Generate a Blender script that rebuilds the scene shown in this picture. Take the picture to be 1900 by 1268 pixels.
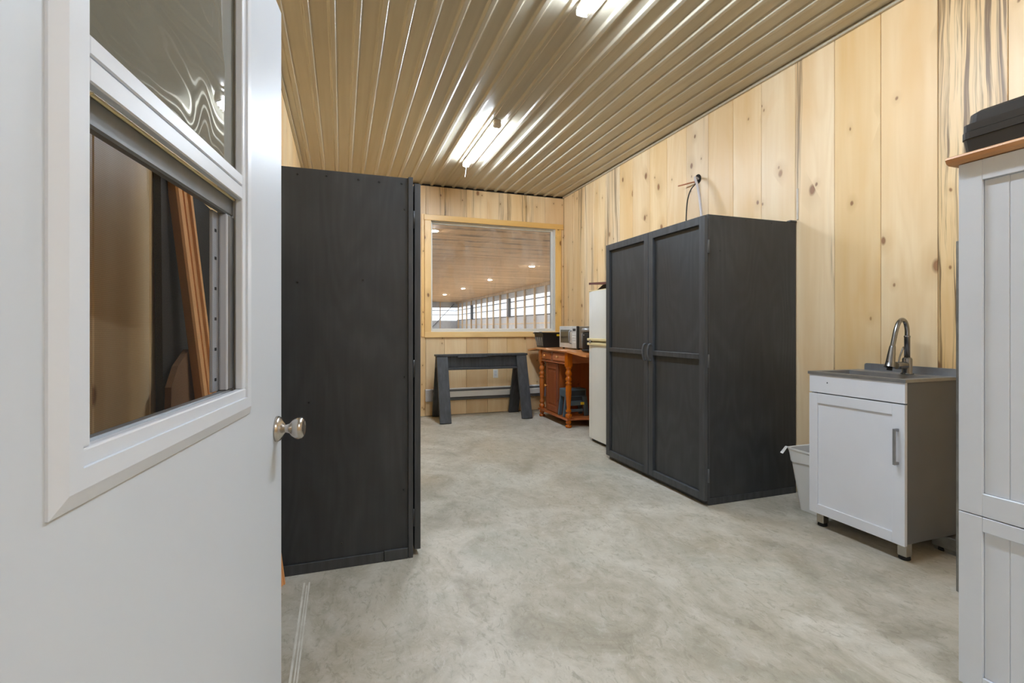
import bpy, bmesh, math, random
from mathutils import Matrix, Vector
random.seed(7)
for o in list(bpy.data.objects): bpy.data.objects.remove(o)
sc = bpy.context.scene
col = sc.collection
R = math.radians

# ------------------------------------------------------------------ camera, world, exposure
cam_d = bpy.data.cameras.new('camera'); cam = bpy.data.objects.new('camera', cam_d); col.objects.link(cam)
cam.location = (0, 0, 1.18); cam.rotation_euler = (R(90), 0, -math.atan(316/906))
cam_d.sensor_width = 36; cam_d.lens = 906/1900*36; cam_d.shift_y = -25/1900
cam_d.clip_start = .05; cam_d.clip_end = 500
sc.camera = cam
vs = sc.view_settings
vs.view_transform = 'Standard'; vs.look = 'None'; vs.gamma = 1; vs.use_curve_mapping = False
vs.exposure = 1.0
world = bpy.data.worlds.new('world'); sc.world = world; world.use_nodes = True
bg = world.node_tree.nodes['Background']; bg.inputs[0].default_value = (.82, .91, 1, 1); bg.inputs[1].default_value = 1.25
TUBE = 98.0          # emission of the ceiling LED battens
DOWNLIGHT = 1200.0    # emission of the recessed lights in the arena
sc.cycles.use_denoising = True
sc.cycles.max_bounces = 14; sc.cycles.diffuse_bounces = 10; sc.cycles.transparent_max_bounces = 16
sc.cycles.caustics_reflective = False; sc.cycles.caustics_refractive = False
sc.cycles.sample_clamp_indirect = 20

# ------------------------------------------------------------------ materials
def lin(r, g, b):
    f = lambda c: (c/255/12.92 if c/255 <= .04045 else ((c/255+.055)/1.055)**2.4)
    return (f(r), f(g), f(b), 1)
def newmat(name):
    m = bpy.data.materials.new(name); m.use_nodes = True
    nt = m.node_tree; p = nt.nodes['Principled BSDF']
    return m, nt, p
def N(nt, t, **kw):
    n = nt.nodes.new(t)
    for k, v in kw.items(): setattr(n, k, v)
    return n
def setin(n, **kw):
    for k, v in kw.items(): n.inputs[k.replace('_', ' ')].default_value = v
def math_(nt, op, a, b=None, clamp=False):
    n = N(nt, 'ShaderNodeMath', operation=op, use_clamp=clamp)
    for i, v in enumerate((a, b)):
        if v is None: continue
        if isinstance(v, (int, float)): n.inputs[i].default_value = v
        else: nt.links.new(v, n.inputs[i])
    return n.outputs[0]
def ramp(nt, fac, stops):
    n = N(nt, 'ShaderNodeValToRGB'); cr = n.color_ramp
    while len(cr.elements) < len(stops): cr.elements.new(.5)
    for e, (p, c) in zip(cr.elements, stops):
        e.position = p; e.color = c if len(c) == 4 else (*c, 1)
    nt.links.new(fac, n.inputs[0]); return n.outputs[0]
def mixc(nt, fac, a, b, mode='MIX'):
    n = N(nt, 'ShaderNodeMix', data_type='RGBA', blend_type=mode)
    for i, v in ((0, fac), (6, a), (7, b)):
        if isinstance(v, (int, float)): n.inputs[i].default_value = v
        elif isinstance(v, tuple): n.inputs[i].default_value = v
        else: nt.links.new(v, n.inputs[i])
    return n.outputs[2]
def noise(nt, vec, scale, detail=3, rough=.55, dist=0):
    n = N(nt, 'ShaderNodeTexNoise'); setin(n, Scale=scale, Detail=detail, Roughness=rough, Distortion=dist)
    if vec is not None: nt.links.new(vec, n.inputs['Vector'])
    return n.outputs['Fac']
def scaled(nt, vec, s, off=None):
    n = N(nt, 'ShaderNodeMapping'); n.inputs['Scale'].default_value = s
    nt.links.new(vec, n.inputs['Vector'])
    return n.outputs[0]
def wpos(nt): return N(nt, 'ShaderNodeNewGeometry').outputs['Position']
def bump(nt, p, h, strength=.2, dist=.002):
    b = N(nt, 'ShaderNodeBump'); b.inputs['Strength'].default_value = strength; b.inputs['Distance'].default_value = dist
    nt.links.new(h, b.inputs['Height']); nt.links.new(b.outputs[0], p.inputs['Normal']); return b
BW = ((0, 0, 0), (1, 1, 1))

def plain(name, rgb, rough=.5, metal=0, var=.06, vscale=6, spec=.5, bmp=0):
    m, nt, p = newmat(name)
    n = noise(nt, wpos(nt), vscale, 4)
    c = lin(*rgb)
    d = tuple(x*(1-var*2) for x in c[:3]) + (1,); l = tuple(min(1, x*(1+var)) for x in c[:3]) + (1,)
    nt.links.new(ramp(nt, n, [(.3, d), (.7, l)]), p.inputs['Base Color'])
    setin(p, Roughness=rough, Metallic=metal); p.inputs['Specular IOR Level'].default_value = spec
    if bmp: bump(nt, p, noise(nt, wpos(nt), 180, 2), bmp, .001)
    return m

def wood(name, light, dark, knot=lin(128, 78, 42), streak=0.0, rough=.5, axis='across', gs=1.0, knots=.27, rings=.35):
    """board lumber: long grain along z (or along a given axis), rings, knots and optional dark spalting streaks"""
    m, nt, p = newmat(name)
    P = wpos(nt); sep = N(nt, 'ShaderNodeSeparateXYZ'); nt.links.new(P, sep.inputs[0])
    x, y, z = sep.outputs
    rnd = N(nt, 'ShaderNodeObjectInfo').outputs['Random']
    if axis == 'across': a, g, c3 = math_(nt, 'ADD', x, y), z, math_(nt, 'SUBTRACT', x, y)
    elif axis == 'x': a, g, c3 = math_(nt, 'ADD', y, z), x, y
    else: a, g, c3 = math_(nt, 'ADD', x, z), y, x
    cmb = N(nt, 'ShaderNodeCombineXYZ'); nt.links.new(a, cmb.inputs[0]); nt.links.new(math_(nt, 'MULTIPLY', rnd, 53.7), cmb.inputs[1]); nt.links.new(g, cmb.inputs[2])
    V = cmb.outputs[0]
    fine = noise(nt, scaled(nt, V, (40*gs, 1, 1.6)), 1, 4, .6, .4)
    broad = noise(nt, scaled(nt, V, (4*gs, 1, .5)), 1, 3, .5, .3)
    ring = math_(nt, 'MULTIPLY', math_(nt, 'ADD', math_(nt, 'SINE', math_(nt, 'MULTIPLY', noise(nt, scaled(nt, V, (3.2*gs, 1, .32)), 1, 1.5, .5), 95)), 1), .5)
    ring = math_(nt, 'POWER', ring, 2.2)
    colr = ramp(nt, broad, [(.32, dark), (.62, light)])
    mid = tuple((a_*.62+b_*.38)*.97 for a_, b_ in zip(dark[:3], light[:3])) + (1,)
    colr = mixc(nt, math_(nt, 'MULTIPLY', ring, rings), colr, mid)
    colr = mixc(nt, math_(nt, 'MULTIPLY', ramp(nt, fine, [(.45, (0, 0, 0)), (.75, (1, 1, 1))]), .3), colr, dark)
    # knots
    wob = N(nt, 'ShaderNodeTexNoise'); setin(wob, Scale=7, Detail=2); nt.links.new(V, wob.inputs['Vector'])
    vv = N(nt, 'ShaderNodeMix', data_type='VECTOR'); vv.inputs[0].default_value = .03
    nt.links.new(V, vv.inputs[4]); nt.links.new(wob.outputs['Color'], vv.inputs[5])
    s3 = N(nt, 'ShaderNodeSeparateXYZ'); nt.links.new(vv.outputs[1], s3.inputs[0]); kc_ = N(nt, 'ShaderNodeCombineXYZ')
    nt.links.new(s3.outputs[0], kc_.inputs[0]); nt.links.new(math_(nt, 'ADD', s3.outputs[2], math_(nt, 'MULTIPLY', rnd, 213.7)), kc_.inputs[1])
    vor = N(nt, 'ShaderNodeTexVoronoi', voronoi_dimensions='2D'); vor.inputs['Scale'].default_value = 1; vor.inputs['Randomness'].default_value = 1
    nt.links.new(scaled(nt, kc_.outputs[0], (4.2, 2.7, 1)), vor.inputs['Vector'])
    keep = N(nt, 'ShaderNodeSeparateColor'); nt.links.new(vor.outputs['Color'], keep.inputs[0])
    gate = math_(nt, 'GREATER_THAN', keep.outputs[0], 1-knots)
    sz = math_(nt, 'ADD', math_(nt, 'MULTIPLY', keep.outputs[1], .9), .45)
    dk = math_(nt, 'DIVIDE', vor.outputs['Distance'], sz)
    core = math_(nt, 'MULTIPLY', ramp(nt, dk, [(.05, (1, 1, 1)), (.095, (0, 0, 0))]), gate)
    halo = math_(nt, 'MULTIPLY', ramp(nt, dk, [(.08, (1, 1, 1)), (.34, (0, 0, 0))]), gate)
    colr = mixc(nt, math_(nt, 'MULTIPLY', halo, .5), colr, tuple(v*.8 for v in dark[:3]) + (1,))
    colr = mixc(nt, math_(nt, 'MULTIPLY', core, .85), colr, knot)
    vor2 = N(nt, 'ShaderNodeTexVoronoi', voronoi_dimensions='2D'); vor2.inputs['Scale'].default_value = 1
    nt.links.new(scaled(nt, kc_.outputs[0], (7.5, 4.8, 1)), vor2.inputs['Vector'])
    keep2 = N(nt, 'ShaderNodeSeparateColor'); nt.links.new(vor2.outputs['Color'], keep2.inputs[0])
    gate2 = math_(nt, 'GREATER_THAN', keep2.outputs[0], 1-knots*.5)
    pin = math_(nt, 'MULTIPLY', ramp(nt, vor2.outputs['Distance'], [(.03, (1, 1, 1)), (.07, (0, 0, 0))]), gate2)
    ph = math_(nt, 'MULTIPLY', ramp(nt, vor2.outputs['Distance'], [(.05, (1, 1, 1)), (.25, (0, 0, 0))]), gate2)
    colr = mixc(nt, math_(nt, 'MULTIPLY', ph, .4), colr, tuple(v*.82 for v in dark[:3]) + (1,))
    colr = mixc(nt, math_(nt, 'MULTIPLY', pin, .8), colr, knot)
    amber = ramp(nt, noise(nt, scaled(nt, V, (3.2, 1, 1.1)), 1, 3, .55, .6), [(.52, (0, 0, 0)), (.74, (1, 1, 1))])
    colr = mixc(nt, math_(nt, 'MULTIPLY', amber, .45), colr, (dark[0]*.97, dark[1]*.88, dark[2]*.72, 1))
    if streak:
        sp_ = N(nt, 'ShaderNodeSeparateXYZ'); nt.links.new(V, sp_.inputs[0]); cb_ = N(nt, 'ShaderNodeCombineXYZ')
        nt.links.new(math_(nt, 'ADD', sp_.outputs[0], math_(nt, 'MULTIPLY', noise(nt, scaled(nt, V, (2.0, 1, .9)), 1, 3, .55), .09)), cb_.inputs[0])
        nt.links.new(sp_.outputs[1], cb_.inputs[1]); nt.links.new(sp_.outputs[2], cb_.inputs[2]); V = cb_.outputs[0]
        st = noise(nt, scaled(nt, V, (44, 1, .8)), 1, 5, .62, .5)
        mk = noise(nt, scaled(nt, V, (6.5, 1, .32)), 1, 2, .5)
        s = math_(nt, 'MULTIPLY', ramp(nt, st, [(.45, (0, 0, 0)), (.57, (1, 1, 1))]), ramp(nt, mk, [(.40, (0, 0, 0)), (.52, (1, 1, 1))] if streak > .8 else [(.5, (0, 0, 0)), (.6, (1, 1, 1))]))
        colr = mixc(nt, math_(nt, 'MULTIPLY', s, streak), colr, lin(112, 86, 60))
    hsv = N(nt, 'ShaderNodeHueSaturation'); nt.links.new(colr, hsv.inputs['Color'])
    nt.links.new(math_(nt, 'ADD', math_(nt, 'MULTIPLY', rnd, .16), .92), hsv.inputs['Value'])
    nt.links.new(math_(nt, 'ADD', math_(nt, 'MULTIPLY', math_(nt, 'FRACT', math_(nt, 'MULTIPLY', rnd, 7.3)), .16), .92), hsv.inputs['Saturation'])
    nt.links.new(hsv.outputs[0], p.inputs['Base Color'])
    setin(p, Roughness=rough)
    bump(nt, p, fine, .12, .001)
    return m

M = {}
M['pine'] = wood('pine_board', lin(236, 211, 169), lin(221, 184, 129), rough=.42)
M['pine_streaked'] = wood('spalted_pine_board', lin(236, 212, 171), lin(221, 185, 132), streak=.9, rough=.42)
M['pine_marked'] = wood('lightly_spalted_pine_board', lin(236, 212, 172), lin(221, 186, 134), streak=.7, rough=.42)
M['pine_trim'] = wood('pine_trim', lin(241, 206, 142), lin(226, 182, 112), rough=.4, knots=.25)
M['pine_trim_x'] = wood('pine_trim_level', lin(241, 206, 142), lin(226, 182, 112), rough=.4, axis='x', knots=.25)
M['red_wood'] = wood('varnished_red_pine', lin(158, 90, 52), lin(122, 64, 36), knot=lin(60, 25, 12), rough=.28, knots=.1)
M['red_wood_y'] = wood('varnished_red_pine_level', lin(184, 112, 66), lin(150, 82, 46), knot=lin(70, 30, 15), rough=.25, axis='y', knots=.1)
M['orange_wood'] = wood('varnished_orange_pine', lin(228, 168, 100), lin(206, 140, 78), knot=lin(70, 32, 14), rough=.25, knots=.08)
M['leg_wood'] = wood('varnished_turned_leg', lin(190, 112, 58), lin(156, 84, 40), knot=lin(60, 25, 12), rough=.22, knots=.08)
M['leaf_wood'] = wood('pale_varnished_leaf', lin(216, 150, 88), lin(190, 118, 62), rough=.25, axis='y', knots=.05)
M['cap_wood'] = wood('sanded_shelf_board', lin(214, 165, 118), lin(196, 142, 94), rough=.5, axis='y', knots=.05)
M['offcut'] = wood('brown_offcut_board', lin(122, 88, 58), lin(100, 70, 44), rough=.7, knots=.1)
M['arena_wood'] = wood('arena_post_timber', lin(206, 186, 158), lin(184, 162, 132), rough=.6, knots=.1)
M['dark_gap'] = plain('dark_backing', (34, 29, 24), .9, var=.1)
M['white_paint'] = plain('white_painted_steel', (200, 206, 213), .40, var=.01, vscale=2, spec=.4)
M['white_vinyl'] = plain('white_vinyl_insert', (211, 216, 223), .32, var=.01)
M['white_cab'] = plain('white_cabinet_paint', (206, 211, 218), .4, var=.015)
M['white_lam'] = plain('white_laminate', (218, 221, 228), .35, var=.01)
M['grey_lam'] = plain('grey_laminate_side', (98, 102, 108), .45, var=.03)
M['white_frame'] = plain('white_window_vinyl', (226, 224, 216), .4, var=.02)
M['fridge'] = plain('fridge_enamel', (218, 218, 212), .18, var=.01)
M['cream'] = plain('yellowed_plastic', (224, 208, 160), .4, var=.04)
M['black_plastic'] = plain('black_plastic', (24, 24, 25), .42, var=.1, bmp=.15)
M['case_plastic'] = plain('case_black_plastic', (38, 36, 35), .38, var=.08, bmp=.2)
M['black_rubber'] = plain('black_rubber', (20, 20, 20), .7)
M['screen_mesh_frame'] = plain('grey_window_bar', (120, 122, 124), .45, metal=.5, var=.12, vscale=9)
M['steel'] = plain('brushed_steel', (160, 162, 165), .46, metal=.85, var=.06, vscale=14)
M['nickel'] = plain('satin_nickel', (194, 188, 180), .24, metal=1, var=.04)
M['chrome_dark'] = plain('brushed_faucet_steel', (150, 150, 150), .25, metal=1, var=.05)
M['galv'] = plain('galvanised_steel', (150, 150, 146), .42, metal=.7, var=.12, vscale=18)
M['heater'] = plain('heater_enamel', (226, 226, 223), .35, var=.03)
M['heater_dark'] = plain('heater_slot_grey', (92, 92, 90), .5, var=.05)
M['heater_cap'] = plain('heater_end_cap_metal', (196, 196, 200), .28, metal=.6, var=.08)
M['plate'] = plain('white_switch_plate', (236, 236, 232), .35, var=.01)
M['copper'] = plain('orange_wire_sheath', (176, 110, 74), .4, var=.06)
M['white_cable'] = plain('white_cable', (196, 192, 194), .35, var=.03)
M['maroon'] = plain('maroon_board', (98, 58, 54), .4, var=.06)
M['slate_plastic'] = plain('slate_blue_plastic', (72, 88, 98), .45, var=.05)
M['slate_dark'] = plain('dark_blue_plastic', (34, 42, 50), .5, var=.05)
M['yellow'] = plain('yellow_plastic', (232, 196, 40), .4, var=.03)
M['micro_front'] = plain('silver_microwave_front', (214, 216, 217), .28, metal=.45, var=.04)
M['micro_body'] = plain('microwave_body_paint', (150, 146, 138), .4, metal=.2)
M['dark_glass'] = plain('dark_glass', (104, 104, 98), .06, metal=.7)
M['bag'] = plain('white_bin_liner', (222, 222, 220), .38, var=.03, bmp=.5)
M['bin'] = plain('white_bin_plastic', (214, 214, 212), .42, var=.02)
M['sheet_black'] = plain('dark_panel_paint', (40, 36, 33), .5, var=.12)
M['lamp_case'] = plain('lamp_housing', (205, 196, 184), .4, var=.02)
M['arena_steel'] = plain('arena_blue_grey_cladding', (176, 182, 190), .6, var=.04)
M['arena_dark'] = plain('dark_steel_column', (70, 74, 80), .5)
M['sand'] = plain('arena_sand', (176, 170, 160), .95, var=.1, vscale=3)
M['grass'] = plain('pale_gravel_ground', (150, 150, 144), .95, var=.1, vscale=1)
M['grey_vinyl'] = plain('grey_sash_vinyl', (176, 180, 188), .4, var=.03)
M['pull_grey'] = plain('charcoal_pull', (78, 81, 84), .4, var=.05)
M['lath'] = plain('weathered_lath', (196, 186, 172), .6, var=.08, vscale=20)
M['label_white'] = plain('white_label', (220, 220, 220), .5)

def black_ply():
    m, nt, p = newmat('black_stained_plywood')
    P = wpos(nt); sep = N(nt, 'ShaderNodeSeparateXYZ'); nt.links.new(P, sep.inputs[0])
    a = math_(nt, 'ADD', sep.outputs[0], sep.outputs[1])
    c = N(nt, 'ShaderNodeCombineXYZ'); nt.links.new(a, c.inputs[0]); nt.links.new(sep.outputs[2], c.inputs[2])
    low = noise(nt, scaled(nt, c.outputs[0], (2.4, 1, .5)), 1, 2, .5)
    ring = math_(nt, 'ADD', math_(nt, 'MULTIPLY', math_(nt, 'SINE', math_(nt, 'MULTIPLY', low, 110)), .5), .5)
    fine = noise(nt, scaled(nt, c.outputs[0], (60, 1, 2.5)), 1, 4, .6)
    blot = noise(nt, scaled(nt, c.outputs[0], (2.2, 1, 1.6)), 1, 5, .65)
    f = math_(nt, 'ADD', math_(nt, 'MULTIPLY', ring, .09), math_(nt, 'ADD', math_(nt, 'MULTIPLY', fine, .25), math_(nt, 'MULTIPLY', blot, .7)))
    nt.links.new(ramp(nt, f, [(.25, lin(39, 42, 45)), (.55, lin(54, 57, 60)), (.8, lin(71, 74, 76))]), p.inputs['Base Color'])
    nt.links.new(ramp(nt, blot, [(.3, (.42,)*3), (.7, (.58,)*3)]), p.inputs['Roughness'])
    p.inputs['Specular IOR Level'].default_value = .4
    bump(nt, p, f, .18, .0012)
    return m
M['black_ply'] = black_ply()
def black_wood():
    m, nt, p = newmat('black_stained_lumber')
    fine = noise(nt, scaled(nt, wpos(nt), (30, 30, 3)), 1, 4, .6)
    nt.links.new(ramp(nt, fine, [(.3, lin(46, 49, 52)), (.75, lin(70, 73, 77))]), p.inputs['Base Color'])
    setin(p, Roughness=.5); bump(nt, p, fine, .2, .001); return m
M['black_wood'] = black_wood()

def concrete():
    m, nt, p = newmat('polished_concrete')
    P = scaled(nt, wpos(nt), (1, .8, 1))
    big = noise(nt, P, .9, 5, .6, .6)
    mid = noise(nt, P, 2.6, 6, .66, 1.1)
    fine = noise(nt, P, 14, 6, .7, .5)
    grit = noise(nt, P, 140, 3, .6); fib = noise(nt, scaled(nt, wpos(nt), (5, 2.4, 1)), 5, 7, .75, 1.4)
    c = ramp(nt, mid, [(.30, lin(152, 146, 131)), (.45, lin(174, 168, 153)), (.58, lin(188, 183, 170)), (.72, lin(202, 197, 186))])
    c = mixc(nt, math_(nt, 'MULTIPLY', ramp(nt, big, [(.5, (0, 0, 0)), (.68, (1, 1, 1))]), .55), c, lin(172, 158, 134))
    c = mixc(nt, math_(nt, 'MULTIPLY', ramp(nt, noise(nt, P, 1.6, 5, .65, .8), [(.54, (0, 0, 0)), (.68, (1, 1, 1))]), .38), c, lin(146, 150, 136))
    c = mixc(nt, math_(nt, 'MULTIPLY', ramp(nt, fine, [(.52, (0, 0, 0)), (.72, (1, 1, 1))]), .38), c, lin(140, 134, 116))
    c = mixc(nt, math_(nt, 'MULTIPLY', ramp(nt, fine, [(.28, (1, 1, 1)), (.46, (0, 0, 0))]), .35), c, lin(206, 205, 198))
    c = mixc(nt, math_(nt, 'MULTIPLY', ramp(nt, grit, [(.62, (0, 0, 0)), (.75, (1, 1, 1))]), .2), c, lin(120, 114, 100))
    c = mixc(nt, math_(nt, 'MULTIPLY', ramp(nt, fib, [(.53, (0, 0, 0)), (.64, (1, 1, 1))]), .5), c, lin(132, 126, 108))
    c = mixc(nt, math_(nt, 'MULTIPLY', ramp(nt, fib, [(.30, (1, 1, 1)), (.42, (0, 0, 0))]), .4), c, lin(210, 208, 202))
    nt.links.new(c, p.inputs['Base Color'])
    nt.links.new(ramp(nt, mid, [(.3, (.38,)*3), (.7, (.52,)*3)]), p.inputs['Roughness'])
    p.inputs['Specular IOR Level'].default_value = .35
    bump(nt, p, fine, .06, .002); return m
M['concrete'] = concrete()

def ceiling_metal():
    m, nt, p = newmat('ribbed_ceiling_steel')
    n = noise(nt, scaled(nt, wpos(nt), (20, .6, 1)), 1, 3)
    nt.links.new(ramp(nt, n, [(.3, lin(182, 174, 154)), (.7, lin(192, 184, 165))]), p.inputs['Base Color'])
    setin(p, Roughness=.24, Metallic=.1); p.inputs['Specular IOR Level'].default_value = .55
    return m
M['ceiling'] = ceiling_metal()

def arena_ceiling():
    m, nt, p = newmat('arena_board_ceiling')
    P = wpos(nt)
    f1 = noise(nt, scaled(nt, P, (.12, 3.2, 1)), 1, 4, .65)
    f2 = noise(nt, scaled(nt, P, (.5, .9, 1)), 1, 4, .6)
    c = ramp(nt, f1, [(.3, lin(174, 138, 100)), (.55, lin(216, 180, 136)), (.75, lin(228, 198, 158))])
    c = mixc(nt, math_(nt, 'MULTIPLY', ramp(nt, f2, [(.6, (0, 0, 0)), (.75, (1, 1, 1))]), .45), c, lin(112, 98, 88))
    sep = N(nt, 'ShaderNodeSeparateXYZ'); nt.links.new(P, sep.inputs[0])
    rows = math_(nt, 'ADD', math_(nt, 'MULTIPLY', math_(nt, 'SINE', math_(nt, 'MULTIPLY', sep.outputs[1], 5.03)), .5), .5)
    near = math_(nt, 'SUBTRACT', 1.0, math_(nt, 'DIVIDE', math_(nt, 'SUBTRACT', sep.outputs[1], 20.0), 8.0), True)
    blot = ramp(nt, noise(nt, scaled(nt, P, (.9, 2.2, 1)), 1, 4, .7), [(.42, (0, 0, 0)), (.54, (1, 1, 1))])
    c = mixc(nt, math_(nt, 'MULTIPLY', math_(nt, 'MULTIPLY', math_(nt, 'POWER', rows, 5), blot), math_(nt, 'MULTIPLY', near, .8)), c, lin(58, 52, 50))
    nt.links.new(c, p.inputs['Base Color']); setin(p, Roughness=.7); return m
M['arena_ceiling'] = arena_ceiling()

def glassy(name, haze=.02, hazecol=(.8, .82, .8, 1), ior=1.5, wave=0, tint=(1, 1, 1, 1), smudge=0, refl=1.0):
    """thin window pane: see-through with a Fresnel reflection and a diffuse haze colour"""
    m = bpy.data.materials.new(name); m.use_nodes = True; nt = m.node_tree; nt.nodes.clear()
    out = N(nt, 'ShaderNodeOutputMaterial'); tr = N(nt, 'ShaderNodeBsdfTransparent'); tr.inputs[0].default_value = tint
    gl = N(nt, 'ShaderNodeBsdfGlossy'); gl.inputs['Roughness'].default_value = .015
    fr = N(nt, 'ShaderNodeFresnel'); fr.inputs['IOR'].default_value = ior
    df = N(nt, 'ShaderNodeBsdfDiffuse'); df.inputs[0].default_value = hazecol
    P = wpos(nt)
    if wave:
        w = noise(nt, scaled(nt, P, (3.2, 3.2, 5)), 1, 1, .4, .8)
        b = N(nt, 'ShaderNodeBump'); b.inputs['Strength'].default_value = 1; b.inputs['Distance'].default_value = wave
        nt.links.new(w, b.inputs['Height']); nt.links.new(b.outputs[0], gl.inputs['Normal'])
    m1 = N(nt, 'ShaderNodeMixShader'); m2 = N(nt, 'ShaderNodeMixShader')
    nt.links.new(math_(nt, 'MULTIPLY', fr.outputs[0], refl), m1.inputs[0]); nt.links.new(tr.outputs[0], m1.inputs[1]); nt.links.new(gl.outputs[0], m1.inputs[2])
    hz = math_(nt, 'ADD', math_(nt, 'MULTIPLY', ramp(nt, noise(nt, scaled(nt, P, (3, 3, 1.2)), 2.2, 5, .65), [(.42, (0, 0, 0)), (.75, (1, 1, 1))]), smudge), haze)
    nt.links.new(hz, m2.inputs[0]); nt.links.new(m1.outputs[0], m2.inputs[1]); nt.links.new(df.outputs[0], m2.inputs[2])
    nt.links.new(m2.outputs[0], out.inputs[0])
    return m
M['pane'] = glassy('window_glass', haze=.01, smudge=.10)
M['arena_pane'] = glassy('arena_window_glass', haze=.0, refl=.3)
M['door_pane'] = glassy('wavy_door_glass', haze=.22, wave=.007, tint=(.86, .9, .86, 1), smudge=.06, refl=2.6, hazecol=(.5, .52, .47, 1))  # olive haze colour stands in for the pale reflection on the upper glass
def screen():
    m = bpy.data.materials.new('insect_screen_mesh'); m.use_nodes = True; nt = m.node_tree; nt.nodes.clear()
    out = N(nt, 'ShaderNodeOutputMaterial'); tr = N(nt, 'ShaderNodeBsdfTransparent'); df = N(nt, 'ShaderNodeBsdfDiffuse'); df.inputs[0].default_value = lin(70, 68, 64)
    w = N(nt, 'ShaderNodeTexWave'); w.bands_direction = 'Z'; w.inputs['Scale'].default_value = 130; nt.links.new(wpos(nt), w.inputs['Vector'])
    mx = N(nt, 'ShaderNodeMixShader'); nt.links.new(math_(nt, 'ADD', math_(nt, 'MULTIPLY', w.outputs['Fac'], .06), .10), mx.inputs[0])
    nt.links.new(tr.outputs[0], mx.inputs[1]); nt.links.new(df.outputs[0], mx.inputs[2]); nt.links.new(mx.outputs[0], out.inputs[0]); return m
M['screen'] = screen()
def emis(name, c, s):
    m = bpy.data.materials.new(name); m.use_nodes = True; nt = m.node_tree; nt.nodes.clear()
    out = N(nt, 'ShaderNodeOutputMaterial'); e = N(nt, 'ShaderNodeEmission'); e.inputs[0].default_value = c; e.inputs[1].default_value = s
    nt.links.new(e.outputs[0], out.inputs[0]); return m
M['tube'] = emis('led_diffuser', (.745, .86, 1, 1), TUBE)
M['down'] = emis('downlight_lens', (1, .97, .93, 1), DOWNLIGHT)
def tape():
    m, nt, p = newmat('worn_tape_residue')
    n = noise(nt, scaled(nt, wpos(nt), (40, 8, 1)), 1, 4, .7)
    nt.links.new(ramp(nt, n, [(.3, lin(186, 183, 172)), (.6, lin(214, 212, 203))]), p.inputs['Base Color']); setin(p, Roughness=.6); return m
M['tape'] = tape()

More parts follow.
